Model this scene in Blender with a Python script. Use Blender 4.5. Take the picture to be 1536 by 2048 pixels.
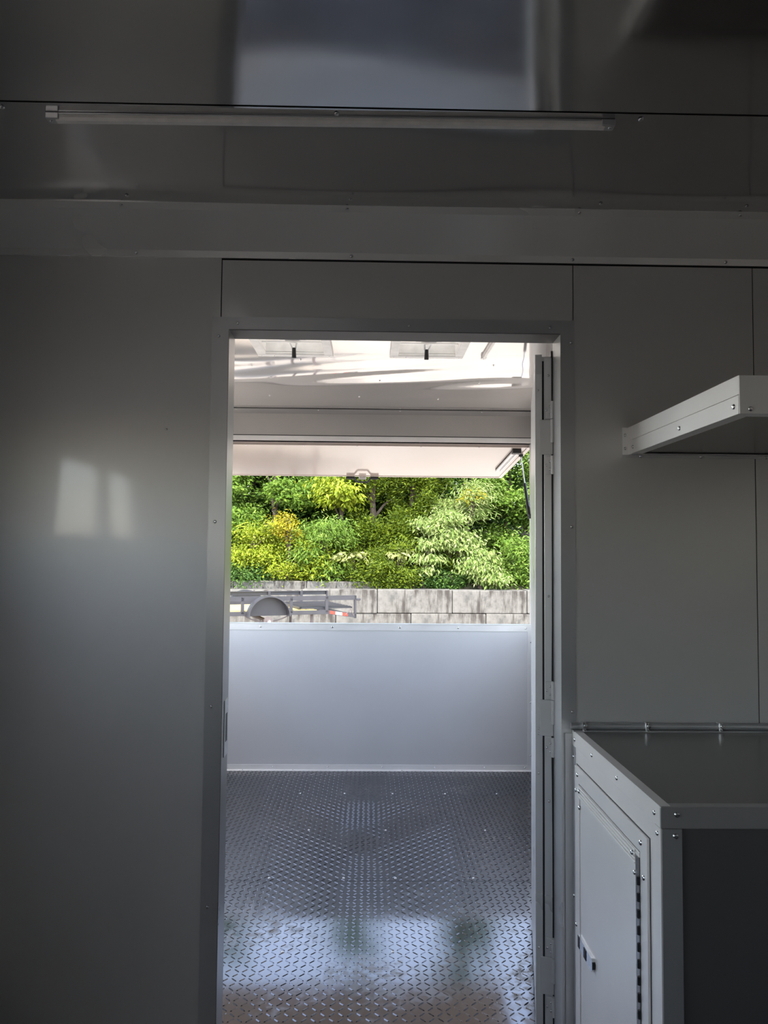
import bpy, bmesh, math, random
import numpy as np
from mathutils import Matrix, Vector

for o in list(bpy.data.objects):
    bpy.data.objects.remove(o, do_unlink=True)
SC = bpy.context.scene
COL = SC.collection

# ------------------------------------------------------------------ camera
IMG_W, IMG_H, F_PX = 1536, 2048, 1540.0
YAW, PITCH, ROLL, CAM_Z = 0.0188, 0.0509, 0.0087, 1.45
cd = bpy.data.cameras.new('camera')
cd.sensor_fit = 'VERTICAL'
cd.sensor_height = 36.0
cd.lens = 36.0 * F_PX / IMG_H
cd.clip_start, cd.clip_end = 0.02, 400
cam = bpy.data.objects.new('camera', cd)
COL.objects.link(cam)
fwd = Vector((math.sin(YAW) * math.cos(PITCH), math.cos(YAW) * math.cos(PITCH), math.sin(PITCH)))
rgt = Vector((math.cos(YAW), -math.sin(YAW), 0))
upv = rgt.cross(fwd)
r2 = math.cos(ROLL) * rgt + math.sin(ROLL) * upv
u2 = -math.sin(ROLL) * rgt + math.cos(ROLL) * upv
cm = Matrix.Identity(4)
for i in range(3):
    cm[i][0], cm[i][1], cm[i][2] = r2[i], u2[i], -fwd[i]
cm[2][3] = CAM_Z
cam.matrix_world = cm
SC.camera = cam

# ------------------------------------------------------------------ sky, sun, exposure
SUN_DIR = Vector((-0.08, -0.58, 0.95)).normalized()       # from the ground towards the sun
w = bpy.data.worlds.new('sky')
SC.world = w
w.use_nodes = True
nt = w.node_tree
sky = nt.nodes.new('ShaderNodeTexSky')
sky.sky_type = 'NISHITA'
sky.sun_disc = False
sky.sun_elevation = math.asin(SUN_DIR.z)
sky.sun_rotation = math.atan2(SUN_DIR.x, SUN_DIR.y)
sky.air_density, sky.dust_density, sky.ozone_density = 1.0, 1.2, 1.2
bg = nt.nodes['Background']
bg.inputs['Strength'].default_value = 0.30
hs = nt.nodes.new('ShaderNodeHueSaturation')
hs.inputs['Saturation'].default_value = 0.62
nt.links.new(sky.outputs['Color'], hs.inputs['Color'])
nt.links.new(hs.outputs['Color'], bg.inputs['Color'])

sl = bpy.data.lights.new('sun', 'SUN')
sl.energy, sl.angle, sl.color = 2.7, math.radians(0.6), (1.0, 0.95, 0.86)
so = bpy.data.objects.new('sun', sl)
COL.objects.link(so)
so.rotation_euler = SUN_DIR.to_track_quat('Z', 'Y').to_euler()
so.location = (3, -8, 14)

vs = SC.view_settings
vs.view_transform, vs.look, vs.gamma, vs.use_curve_mapping = 'Standard', 'None', 1.0, False
vs.exposure = 2.05
SC.cycles.max_bounces = 10
SC.cycles.diffuse_bounces = 5
SC.cycles.glossy_bounces = 6
SC.cycles.transparent_max_bounces = 8
SC.cycles.caustics_reflective = True
SC.cycles.sample_clamp_indirect = 8.0
SC.cycles.use_denoising = True

# ------------------------------------------------------------------ materials
M = {}


def nodes_of(name):
    m = bpy.data.materials.new(name)
    m.use_nodes = True
    n = m.node_tree
    return m, n, n.nodes['Principled BSDF']


def ramp(n, fac, stops):
    r = n.nodes.new('ShaderNodeValToRGB')
    while len(r.color_ramp.elements) < len(stops):
        r.color_ramp.elements.new(0.5)
    for e, (p, c) in zip(r.color_ramp.elements, stops):
        e.position = p
        e.color = (c, c, c, 1) if not isinstance(c, tuple) else (*c, 1)
    n.links.new(fac, r.inputs['Fac'])
    return r.outputs['Color']


def noise(n, scale, detail=3, stretch=(1, 1, 1), rough=0.55):
    tc = n.nodes.new('ShaderNodeTexCoord')
    mp = n.nodes.new('ShaderNodeMapping')
    mp.inputs['Scale'].default_value = stretch
    n.links.new(tc.outputs['Object'], mp.inputs['Vector'])
    t = n.nodes.new('ShaderNodeTexNoise')
    t.inputs['Scale'].default_value = scale
    t.inputs['Detail'].default_value = detail
    t.inputs['Roughness'].default_value = rough
    n.links.new(mp.outputs['Vector'], t.inputs['Vector'])
    return t.outputs['Fac']


def bump(n, bsdf, fac, strength, dist):
    b = n.nodes.new('ShaderNodeBump')
    b.inputs['Strength'].default_value = strength
    b.inputs['Distance'].default_value = dist
    n.links.new(fac, b.inputs['Height'])
    n.links.new(b.outputs['Normal'], bsdf.inputs['Normal'])


def metal(key, col, rough, metallic=1.0, grain=(1, 1, 1), gs=40, rv=0.04, cv=0.06, bmp=0.0, coat=0.0):
    m, n, b = nodes_of(key)
    f = noise(n, gs, 3, grain)
    c = tuple(col)
    lo = tuple(x * (1 - cv) for x in c)
    hi = tuple(min(1, x * (1 + cv)) for x in c)
    n.links.new(ramp(n, f, [(0.3, lo), (0.7, hi)]), b.inputs['Base Color'])
    n.links.new(ramp(n, f, [(0.3, max(0.01, rough - rv)), (0.7, rough + rv)]), b.inputs['Roughness'])
    b.inputs['Metallic'].default_value = metallic
    if coat:
        b.inputs['Coat Weight'].default_value = coat
        b.inputs['Coat Roughness'].default_value = 0.08
    if bmp:
        bump(n, b, f, bmp, 0.001)
    M[key] = m
    return m


def plain(key, col, rough=0.5, metallic=0.0, cv=0.08, gs=20):
    return metal(key, col, rough, metallic, gs=gs, cv=cv)


metal('wall_sheet', (0.72, 0.70, 0.672), 0.52, 0.55, (1, 1, 1), 3, 0.015, 0.03, coat=0.42)
metal('ceiling_sheet', (0.54, 0.54, 0.535), 0.10, 0.92, (1, 1, 1), 3, 0.02, 0.03)
metal('porch_sheet', (0.60, 0.57, 0.55), 0.05, 0.62, (1, 1, 1), 3, 0.015, 0.02)
metal('half_wall_sheet', (0.56, 0.56, 0.565), 0.42, 0.3, (1, 1, 1), 3, 0.03, 0.02)
plain('shaded_head_reveal', (0.10, 0.095, 0.09), 0.6)  # trim colour darkened to hold the shade under the doorway head
metal('shaded_reveal_metal', (0.36, 0.345, 0.33), 0.30, 0.75, (1, 1, 1), 4, 0.03, 0.03)  # darker copy of the trim metal, jamb shade put into its colour
metal('grey_trim', (0.40, 0.385, 0.37), 0.3, 0.5, (1, 1, 1), 3, 0.02, 0.02)
metal('cabinet_white', (0.82, 0.775, 0.725), 0.34, 0.25, (1, 1, 1), 6, 0.03, 0.03)
metal('shelf_trim', (0.92, 0.905, 0.88), 0.36, 0.15, (1, 1, 1), 6, 0.03, 0.03)
metal('trim_metal', (0.60, 0.595, 0.59), 0.30, 0.6, (1, 1, 1), 4, 0.03, 0.03)
metal('cove_metal', (0.90, 0.875, 0.84), 0.25, 0.2, (1, 1, 1), 3, 0.03, 0.03)
metal('bright_trim', (0.70, 0.69, 0.68), 0.34, 0.35, (1, 1, 1), 6, 0.05, 0.04)
metal('cabinet_metal', (0.82, 0.81, 0.795), 0.33, 0.35, (1, 1, 1), 8, 0.05, 0.04)
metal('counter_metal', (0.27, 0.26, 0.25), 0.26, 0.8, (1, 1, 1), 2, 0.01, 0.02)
metal('screw_metal', (0.78, 0.78, 0.78), 0.18, 1.0, (1, 1, 1), 60, 0.04, 0.04)
metal('door_metal', (0.76, 0.755, 0.75), 0.3, 0.35, (1, 1, 1), 4, 0.03, 0.03)
plain('lens_plastic', (0.85, 0.81, 0.76), 0.35)
plain('white_plastic', (0.82, 0.80, 0.77), 0.4)
plain('grey_vinyl', (0.10, 0.095, 0.09), 0.5)
plain('black_rubber', (0.012, 0.012, 0.012), 0.55)
plain('black_steel', (0.006, 0.006, 0.007), 0.5)
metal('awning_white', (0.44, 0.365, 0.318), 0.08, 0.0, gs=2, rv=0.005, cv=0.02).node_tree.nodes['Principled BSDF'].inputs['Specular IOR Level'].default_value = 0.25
plain('grey_paint', (0.030, 0.028, 0.032), 0.42, cv=0.12, gs=6)
plain('rust_steel', (0.10, 0.08, 0.075), 0.7)
plain('red_reflector', (0.33, 0.035, 0.02), 0.25)
plain('white_reflector', (0.3, 0.295, 0.28), 0.25)
plain('bark', (0.09, 0.065, 0.045), 0.9, cv=0.4, gs=12)
plain('soil', (0.09, 0.075, 0.045), 0.95, cv=0.5, gs=3)

# tread plate with dust and scuffs
m, n, b = nodes_of('tread_plate')
f1 = noise(n, 2.3, 6, (1, 1, 1), 0.65)
f2 = noise(n, 26, 4, (1, 1, 1), 0.6)
mul = n.nodes.new('ShaderNodeMath')
mul.operation = 'MULTIPLY'
n.links.new(ramp(n, f1, [(0.50, 0.0), (0.72, 1.0)]), mul.inputs[0])
n.links.new(ramp(n, f2, [(0.42, 0.0), (0.66, 1.0)]), mul.inputs[1])
mx = n.nodes.new('ShaderNodeMix')
mx.data_type = 'RGBA'
n.links.new(mul.outputs[0], mx.inputs['Factor'])
mx.inputs['A'].default_value = (0.118, 0.123, 0.140, 1)
mx.inputs['B'].default_value = (0.16, 0.145, 0.13, 1)
n.links.new(mx.outputs['Result'], b.inputs['Base Color'])
rr = n.nodes.new('ShaderNodeMapRange')
n.links.new(mul.outputs[0], rr.inputs['Value'])
rr.inputs['To Min'].default_value = 0.085
rr.inputs['To Max'].default_value = 0.5
n.links.new(rr.outputs['Result'], b.inputs['Roughness'])
mm = n.nodes.new('ShaderNodeMapRange')
n.links.new(mul.outputs[0], mm.inputs['Value'])
mm.inputs['To Min'].default_value = 1.0
mm.inputs['To Max'].default_value = 0.3
n.links.new(mm.outputs['Result'], b.inputs['Metallic'])
M['tread_plate'] = m

# yellow pine deck
m, n, b = nodes_of('deck_wood')
n.links.new(ramp(n, noise(n, 6, 4, (0.6, 9, 9)), [(0.3, (0.30, 0.22, 0.075)), (0.7, (0.36, 0.285, 0.125))]), b.inputs['Base Color'])
b.inputs['Roughness'].default_value = 0.7
M['deck_wood'] = m

# cast concrete block with run-off streaks in places
m, n, b = nodes_of('concrete')
fs = noise(n, 2.6, 7, (1.7, 1.7, 0.30), 0.7)
fb = noise(n, 0.75, 4, (1, 1, 0.6), 0.6)
fm = noise(n, 5, 6, (1, 1, 1), 0.65)
mul = n.nodes.new('ShaderNodeMath')
mul.operation = 'MULTIPLY'
n.links.new(ramp(n, fs, [(0.45, 0.0), (0.58, 1.0)]), mul.inputs[0])
n.links.new(ramp(n, fb, [(0.43, 0.0), (0.58, 1.0)]), mul.inputs[1])
a = n.nodes.new('ShaderNodeMix'); a.data_type = 'RGBA'
n.links.new(mul.outputs[0], a.inputs['Factor'])
n.links.new(ramp(n, fm, [(0.34, (0.07, 0.067, 0.06)), (0.47, (0.108, 0.100, 0.087)), (0.68, (0.134, 0.125, 0.110))]), a.inputs['A'])
a.inputs['B'].default_value = (0.032, 0.026, 0.021, 1)
n.links.new(a.outputs['Result'], b.inputs['Base Color'])
b.inputs['Roughness'].default_value = 0.9
bump(n, b, fm, 0.5, 0.01)
M['concrete'] = m

# pale gravel yard
m, n, b = nodes_of('yard_gravel')
fg = noise(n, 0.35, 5)
fh = noise(n, 30, 4)
a = n.nodes.new('ShaderNodeMix'); a.data_type = 'RGBA'; a.blend_type = 'MULTIPLY'; a.inputs['Factor'].default_value = 0.5
n.links.new(ramp(n, fg, [(0.35, (0.29, 0.25, 0.205)), (0.65, (0.37, 0.33, 0.285))]), a.inputs['A'])
n.links.new(ramp(n, fh, [(0.3, 0.55), (0.7, 1.0)]), a.inputs['B'])
n.links.new(a.outputs['Result'], b.inputs['Base Color'])
b.inputs['Roughness'].default_value = 0.95
M['yard_gravel'] = m

# clear glass
m, n, b = nodes_of('glass')
tr = n.nodes.new('ShaderNodeBsdfTransparent')
gl = n.nodes.new('ShaderNodeBsdfGlossy')
gl.inputs['Roughness'].default_value = 0.02
tr.inputs['Color'].default_value = (0.9, 0.92, 0.92, 1)
lw = n.nodes.new('ShaderNodeFresnel')
ms = n.nodes.new('ShaderNodeMixShader')
n.links.new(lw.outputs[0], ms.inputs[0])
n.links.new(tr.outputs[0], ms.inputs[1])
n.links.new(gl.outputs[0], ms.inputs[2])
n.links.new(ms.outputs[0], n.nodes['Material Output'].inputs['Surface'])
M['glass'] = m

# translucent dome plastic of the roof vents
m, n, b = nodes_of('vent_dome')
df = n.nodes.new('ShaderNodeBsdfDiffuse')
df.inputs['Color'].default_value = (0.8, 0.78, 0.74, 1)
tl = n.nodes.new('ShaderNodeBsdfTranslucent')
tl.inputs['Color'].default_value = (0.8, 0.78, 0.74, 1)
ms = n.nodes.new('ShaderNodeMixShader')
ms.inputs[0].default_value = 0.5
n.links.new(df.outputs[0], ms.inputs[1])
n.links.new(tl.outputs[0], ms.inputs[2])
n.links.new(ms.outputs[0], n.nodes['Material Output'].inputs['Surface'])
M['vent_dome'] = m


def leaf_mat(key, lo, mid, hi, trans=0.35):
    m, n, b = nodes_of(key)
    g = n.nodes.new('ShaderNodeNewGeometry')
    c = ramp(n, g.outputs['Random Per Island'], [(0.0, lo), (0.55, mid), (1.0, hi)])
    n.links.new(c, b.inputs['Base Color'])
    b.inputs['Roughness'].default_value = 0.55
    b.inputs['Specular IOR Level'].default_value = 0.25
    tl = n.nodes.new('ShaderNodeBsdfTranslucent')
    n.links.new(c, tl.inputs['Color'])
    ms = n.nodes.new('ShaderNodeMixShader')
    ms.inputs[0].default_value = trans
    n.links.new(b.outputs[0], ms.inputs[1])
    n.links.new(tl.outputs[0], ms.inputs[2])
    n.links.new(ms.outputs[0], n.nodes['Material Output'].inputs['Surface'])
    M[key] = m


leaf_mat('leaf_ash', (0.061, 0.122, 0.012), (0.116, 0.201, 0.022), (0.195, 0.281, 0.039))
leaf_mat('leaf_lime', (0.139, 0.192, 0.008), (0.224, 0.277, 0.015), (0.321, 0.353, 0.035))
leaf_mat('leaf_gold', (0.245, 0.245, 0.014), (0.331, 0.302, 0.018), (0.389, 0.259, 0.022))
leaf_mat('leaf_cedar', (0.040, 0.071, 0.005), (0.097, 0.142, 0.008), (0.182, 0.228, 0.014))
leaf_mat('leaf_pale', (0.13, 0.21, 0.04), (0.23, 0.30, 0.08), (0.33, 0.36, 0.15))
leaf_mat('leaf_mid', (0.063, 0.127, 0.013), (0.132, 0.222, 0.025), (0.222, 0.307, 0.060))
leaf_mat('leaf_dark', (0.024, 0.064, 0.010), (0.056, 0.120, 0.020), (0.112, 0.192, 0.032))
leaf_mat('leaf_cream', (0.243, 0.281, 0.060), (0.335, 0.356, 0.121), (0.421, 0.421, 0.194))

# ------------------------------------------------------------------ mesh helpers
ORG = {}          # world position of every object's origin (nothing is rotated at object level, screws aside)


def link(o, parent):
    COL.objects.link(o)
    if parent is not None:
        o.parent = parent


class MB:
    """collects shapes, world coordinates, then links them as ONE mesh object"""

    def __init__(self, xf=None):
        self.v, self.f, self.s = [], [], []
        self.xf = xf

    def add(self, vs, fs, smooth=False):
        k = len(self.v)
        if self.xf is not None:
            vs = [tuple(self.xf @ Vector(p)) for p in vs]
        self.v += [tuple(p) for p in vs]
        self.f += [tuple(i + k for i in q) for q in fs]
        self.s += [smooth] * len(fs)
        return self

    def box(self, a, b, bev=0.0):
        (x0, y0, z0), (x1, y1, z1) = a, b
        x0, x1 = min(x0, x1), max(x0, x1)
        y0, y1 = min(y0, y1), max(y0, y1)
        z0, z1 = min(z0, z1), max(z0, z1)
        if bev <= 0:
            vs = [(x, y, z) for z in (z0, z1) for y in (y0, y1) for x in (x0, x1)]
            return self.add(vs, [(0, 2, 3, 1), (4, 5, 7, 6), (0, 1, 5, 4), (2, 6, 7, 3), (0, 4, 6, 2), (1, 3, 7, 5)])
        bm = bmesh.new()
        bmesh.ops.create_cube(bm, size=1, matrix=Matrix.Translation(((x0 + x1) / 2, (y0 + y1) / 2, (z0 + z1) / 2)) @ Matrix.Diagonal((x1 - x0, y1 - y0, z1 - z0, 1)))
        bmesh.ops.bevel(bm, geom=list(bm.edges), offset=min(bev, 0.49 * min(x1 - x0, y1 - y0, z1 - z0)), segments=2, affect='EDGES', profile=0.5)
        bm.verts.index_update()
        vs = [tuple(q.co) for q in bm.verts]
        fs = [tuple(q.index for q in p.verts) for p in bm.faces]
        bm.free()
        return self.add(vs, fs)

    def prism(self, prof, axis, a, b):
        """closed 2-D profile swept along an axis; prof points fill the other two axes in order"""
        n_ = len(prof)

        def at(p, t):
            return (t, p[0], p[1]) if axis == 'x' else (p[0], t, p[1]) if axis == 'y' else (p[0], p[1], t)
        vs = [at(p, a) for p in prof] + [at(p, b) for p in prof]
        fs = [(i, (i + 1) % n_, n_ + (i + 1) % n_, n_ + i) for i in range(n_)]
        fs += [tuple(range(n_))[::-1], tuple(range(n_, 2 * n_))]
        return self.add(vs, fs)

    def tube(self, pts, r, seg=8, cap=True):
        pts = [Vector(p) for p in pts]
        rs = [float(q) for q in r] if isinstance(r, (list, tuple)) else [r] * len(pts)
        vs, fs = [], []
        ref = None
        for i, p in enumerate(pts):
            t = (pts[min(i + 1, len(pts) - 1)] - pts[max(i - 1, 0)]).normalized()
            if ref is None:
                ref = Vector((0, 0, 1)) if abs(t.z) < 0.9 else Vector((1, 0, 0))
            u = t.cross(ref).normalized()
            v = t.cross(u)
            ref = -v if False else ref
            for k in range(seg):
                a = 2 * math.pi * k / seg
                vs.append(p + rs[i] * (math.cos(a) * u + math.sin(a) * v))
        for i in range(len(pts) - 1):
            for k in range(seg):
                fs.append((i * seg + k, i * seg + (k + 1) % seg, (i + 1) * seg + (k + 1) % seg, (i + 1) * seg + k))
        if cap:
            fs += [tuple(range(seg))[::-1], tuple(range((len(pts) - 1) * seg, len(pts) * seg))]
        return self.add(vs, fs, True)

    def build(self, name, mat, parent=None, **tags):
        v = np.array(self.v, dtype=float)
        c = (v.min(0) + v.max(0)) / 2
        me = bpy.data.meshes.new(name)
        me.from_pydata([tuple(p) for p in v - c], [], self.f)
        me.polygons.foreach_set('use_smooth', self.s)
        bm = bmesh.new(); bm.from_mesh(me)
        bmesh.ops.recalc_face_normals(bm, faces=bm.faces)
        bm.to_mesh(me); bm.free()
        me.materials.append(M[mat])
        o = bpy.data.objects.new(name, me)
        link(o, parent)
        c = Vector(c)
        ORG[o.name] = c
        o.location = c - (ORG[parent.name] if parent is not None else Vector())
        if self.s and any(self.s):
            try:
                me.set_sharp_from_angle(angle=math.radians(40))
            except Exception:
                pass
        for k, t in tags.items():
            o[k] = t
        return o


def box(name, a, b, mat, parent=None, bev=0.0, **tags):
    return MB().box(a, b, bev).build(name, mat, parent, **tags)


def thing(name, loc, label=None, category=None, group=None, kind=None):
    o = bpy.data.objects.new(name, None)
    o.empty_display_size = 0.1
    link(o, None)
    o.location = loc
    ORG[o.name] = Vector(loc)
    if label: o['label'] = label
    if category: o['category'] = category
    if group: o['group'] = group
    if kind: o['kind'] = kind
    return o


# one pan-head screw mesh, shared by every screw
def screw_mesh():
    seg, prof = 12, [(1.0, 0.0), (0.93, 0.28), (0.62, 0.52), (0.30, 0.60)]
    vs, fs = [], []
    for r, h in prof:
        for k in range(seg):
            a = 2 * math.pi * k / seg
            vs.append((r * math.cos(a), r * math.sin(a), h))
    for i in range(len(prof) - 1):
        for k in range(seg):
            fs.append((i * seg + k, i * seg + (k + 1) % seg, (i + 1) * seg + (k + 1) % seg, (i + 1) * seg + k))
    vs.append((0, 0, 0.36))                       # dimpled drive recess
    t = len(vs) - 1
    for k in range(seg):
        fs.append(((len(prof) - 1) * seg + k, (len(prof) - 1) * seg + (k + 1) % seg, t))
    me = bpy.data.meshes.new('screw')
    me.from_pydata(vs, [], fs)
    me.polygons.foreach_set('use_smooth', [True] * len(fs))
    me.materials.append(M['screw_metal'])
    return me


SCREW = screw_mesh()


def screw(parent, p, nrm, r=0.0062, name='screw'):
    o = bpy.data.objects.new(name, SCREW)
    link(o, parent)
    p = Vector(p)
    o.rotation_euler = Vector(nrm).to_track_quat('Z', 'Y').to_euler()
    o.scale = (r, r, r)
    o.location = p - ORG[parent.name]
    return o


def waves(seed, amp, lx, ly, n_=7):
    R = random.Random(seed)
    cs = [(R.uniform(0.5, 1.3) / lx * R.choice((-1, 1)), R.uniform(0.5, 1.3) / ly, R.uniform(0, 6.28), R.uniform(0.4, 1)) for _ in range(n_)]
    tot = sum(c[3] for c in cs) ** 0.5 * 1.6
    return lambda x, y: amp * sum(c[3] * math.sin(6.283 * (c[0] * x + c[1] * y) + c[2]) for c in cs) / tot


def sheet(name, axis, pos, out, u0, u1, v0, v1, mat, parent, wave=None, res=0.05, thick=0.002, **tags):
    """a thin metal sheet with slight oil-canning. axis 'y': u=x, v=z ; axis 'z': u=x, v=y ; axis 'x': u=y, v=z.
    out = +-1 is the side its face looks to; face lies at pos."""
    nu, nv = max(1, int((u1 - u0) / res)), max(1, int((v1 - v0) / res))
    if wave is None:
        nu = nv = 1
    vs, fs = [], []

    def P(u, v, d):
        return (u, d, v) if axis == 'y' else (u, v, d) if axis == 'z' else (d, u, v)
    for j in range(nv + 1):
        for i in range(nu + 1):
            u, v = u0 + (u1 - u0) * i / nu, v0 + (v1 - v0) * j / nv
            e = 1.0
            if wave:
                e = min(1, 6 * min(u - u0, u1 - u) + 0.15, 6 * min(v - v0, v1 - v) + 0.15)
            vs.append(P(u, v, pos + out * (wave(u, v) * e if wave else 0)))
    N = (nu + 1) * (nv + 1)
    for j in range(nv):
        for i in range(nu):
            a = j * (nu + 1) + i
            fs.append((a, a + 1, a + nu + 2, a + nu + 1))
    ring = [i for i in range(nu + 1)] + [j * (nu + 1) + nu for j in range(1, nv + 1)] + [nv * (nu + 1) + i for i in range(nu - 1, -1, -1)] + [j * (nu + 1) for j in range(nv - 1, 0, -1)]
    back = []
    for k in ring:
        p = list(vs[k])
        p[{'x': 0, 'y': 1, 'z': 2}[axis]] = pos - out * thick
        back.append(len(vs))
        vs.append(tuple(p))
    L = len(ring)
    nf = len(fs)
    for k in range(L):
        fs.append((ring[k], ring[(k + 1) % L], back[(k + 1) % L], back[k]))
    fs.append(tuple(back))
    mb = MB()
    mb.v, mb.f, mb.s = vs, fs, [True] * nf + [False] * (len(fs) - nf)
    return mb.build(name, mat, parent, **tags)


S = dict(kind='structure')
XL, XR = -1.25, 1.20             # inside faces of the long walls
YB, YP, YP2, YF = -4.2, 2.2, 2.29, 5.183
ZC = 2.40
DL, DR, DH = -0.411, 0.551, 2.085      # doorway
WT, WH = 0.9617, 2.19                  # serving opening: sill and head
WL, WR = -1.215, 1.095

# ------------------------------------------------------------------ structure
# floor: tread plate sheets
floor = box('floor', (XL - .06, YB - .06, -0.10), (XR + .06, YF + .067, -0.005), 'black_steel', None, **S)
seams = [YB, 1.0, 2.245, 3.467, 4.663, YF]
for y0, y1 in zip(seams[:-1], seams[1:]):
    s_ = box('floor_sheet', (XL, y0 + .0015, -.005), (XR, y1 - .0015, 0), 'tread_plate' if y0 > 2 else 'grey_vinyl', floor)
    if y0 > 2:
        for x in (-0.85, -0.42, -0.12, 0.16, 0.45, 0.80):
            screw(s_, (x + .03 * math.sin(9 * x + y0), y0 + .03, 0), (0, 0, 1), .006)
        for x in (-0.75, -0.30, 0.10, 0.62):
            if y1 - y0 > 1:
                screw(s_, (x, y0 + .62, 0), (0, 0, 1), .006)
# the raised lugs of the tread plate, alternating diagonals
px = 0.0283
ii, jj = np.meshgrid(np.arange(int((XR - XL) / px)), np.arange(int((YF - 2.25) / px)))
cx_, cy_ = XL + .015 + ii.ravel() * px, 2.262 + jj.ravel() * px
ang = np.where((ii.ravel() + jj.ravel()) % 2 == 0, math.pi / 4, -math.pi / 4)
lug = np.array([(-.0142, 0, 0), (-.007, -.0031, 0), (.007, -.0031, 0), (.0142, 0, 0), (.007, .0031, 0), (-.007, .0031, 0), (-.0095, 0, .0019), (.0095, 0, .0019)])
lf = np.array([(0, 1, 6), (1, 2, 7), (1, 7, 6), (2, 3, 7), (3, 4, 7), (4, 5, 6), (4, 6, 7), (5, 0, 6)])
ca, sa = np.cos(ang)[:, None], np.sin(ang)[:, None]
V = np.stack([cx_[:, None] + ca * lug[:, 0] - sa * lug[:, 1], cy_[:, None] + sa * lug[:, 0] + ca * lug[:, 1], np.broadcast_to(lug[:, 2], (len(ang), 8))], -1)
FI = (np.arange(len(ang))[:, None, None] * 8 + lf[None]).reshape(-1, 3)


def tri_mesh(name, V, F, mat, parent, smooth=False, **tags):
    V = V.reshape(-1, 3)
    c = (V.min(0) + V.max(0)) / 2
    me = bpy.data.meshes.new(name)
    me.vertices.add(len(V))
    me.vertices.foreach_set('co', (V - c).astype(np.float32).ravel())
    me.loops.add(F.size)
    me.loops.foreach_set('vertex_index', F.astype(np.int32).ravel())
    me.polygons.add(len(F))
    me.polygons.foreach_set('loop_start', np.arange(0, F.size, 3, dtype=np.int32))
    me.polygons.foreach_set('use_smooth', np.full(len(F), smooth))
    me.update(calc_edges=True)
    me.validate()
    me.materials.append(M[mat])
    o = bpy.data.objects.new(name, me)
    link(o, parent)
    ORG[o.name] = Vector(c)
    o.location = Vector(c) - (ORG[parent.name] if parent is not None else Vector())
    for k, t in tags.items():
        o[k] = t
    return o


tri_mesh('tread_lugs', V, FI, 'tread_plate', floor, kind='stuff')

# ceiling
ceil = box('ceiling', (XL - .06, YB - .06, ZC + .004), (XR + .06, 3.30, ZC + .06), 'black_steel', None, **S)
VY0, VY1 = 3.325, 3.69                  # the two roof vents lie in this band
VX = [(-0.545, -0.182), (0.09, 0.445)]
mb = MB()
mb.box((XL - .06, VY1 - .04, ZC + .004), (XR + .06, YF + .067, ZC + .06))
mb.box((XL - .06, 3.30, ZC + .004), (XR + .06, VY0 + .04, ZC + .06))
xs = [XL - .06, VX[0][0] + .04, VX[0][1] - .04, VX[1][0] + .04, VX[1][1] - .04, XR + .06]
for i in (0, 2, 4):
    mb.box((xs[i], VY0 + .04, ZC + .004), (xs[i + 1], VY1 - .04, ZC + .06))
mb.build('roof_board', 'white_plastic', ceil)
wv = waves(5, .0022, .9, .6)
c1 = sheet('ceiling_panel', 'z', ZC, -1, XL, XR, YB, 1.6045, 'ceiling_sheet', ceil, wv)
wv2 = waves(11, .0022, .9, .45)
c2 = sheet('ceiling_panel', 'z', ZC - .001, -1, XL, XR, 1.6095, YP, 'ceiling_sheet', ceil, wv2)
for x in (-0.80, -0.70 + .62, 0.585, 1.05):
    screw(c2, (x, 1.628, ZC - .002), (0, 0, -1))
for x in (-0.66, -0.06, 0.62, 1.02):
    screw(c2, (x, 2.035, ZC - .002), (0, 0, -1), .005)
# porch ceiling, cut round the vents
wv3 = waves(23, .0020, 1.1, .40)
pc = sheet('ceiling_panel', 'z', ZC, -1, XL, XR, VY1 - .03, YF, 'porch_sheet', ceil, wv3, .04)
for x, y in ((.61, 4.28), (.625, 3.87), (-.07, 4.7), (-.62, 4.7), (.42, 4.75), (-.35, 3.80), (-.55, 4.2), (.05, 4.25)):
    screw(pc, (x, y, ZC - .0015), (0, 0, -1), .0055)
sheet('ceiling_panel', 'z', ZC, -1, XL, XR, YP2, VY0 + .03, 'porch_sheet', ceil, wv3, .06)
xs = [XL, VX[0][0] + .03, VX[0][1] - .03, VX[1][0] + .03, VX[1][1] - .03, XR]
for i in (0, 2, 4):
    sheet('ceiling_panel', 'z', ZC, -1, xs[i], xs[i + 1], VY0 + .03, VY1 - .03, 'porch_sheet', ceil)

# inner wall (the partition with the doorway)
win = MB().box((XL, YP + .003, 0), (DL, YP2 - .003, ZC)).box((DR, YP + .003, 0), (XR, YP2 - .003, ZC)).box((DL, YP + .003, DH), (DR, YP2 - .003, ZC)).build('wall_inner', 'black_steel', None, **S)
sheet('panel', 'y', YP, -1, XL, -0.4355, 0, 2.3, 'wall_sheet', win, waves(3, .0016, .7, .9), .05)
sheet('panel', 'y', YP, -1, -0.4325, 0.586, 2.10, 2.2885, 'wall_sheet', win, waves(4, .0004, .8, .6), .05)
sheet('panel', 'y', YP, -1, 0.5885, 1.1145, 0, 2.2885, 'wall_sheet', win, waves(8, .0012, .7, .9), .05)
sheet('panel', 'y', YP, -1, 1.1175, XR, 0, 2.2885, 'wall_sheet', win)
sheet('panel', 'y', YP, -1, -0.4355, -0.41, 0, 2.1, 'wall_sheet', win)
sheet('panel', 'y', YP, -1, 0.551, 0.5885, 0, 2.1, 'wall_sheet', win)
sheet('panel', 'y', YP2, 1, XL, DL, 0, ZC - .01, 'porch_sheet', win)
sheet('panel', 'y', YP2, 1, DR, XR, 0, ZC - .01, 'porch_sheet', win)
sheet('panel', 'y', YP2, 1, DL, DR, DH, ZC - .01, 'porch_sheet', win)
screw(win, (-0.583, YP - .0005, 1.793), (0, -1, 0), .003)

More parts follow.
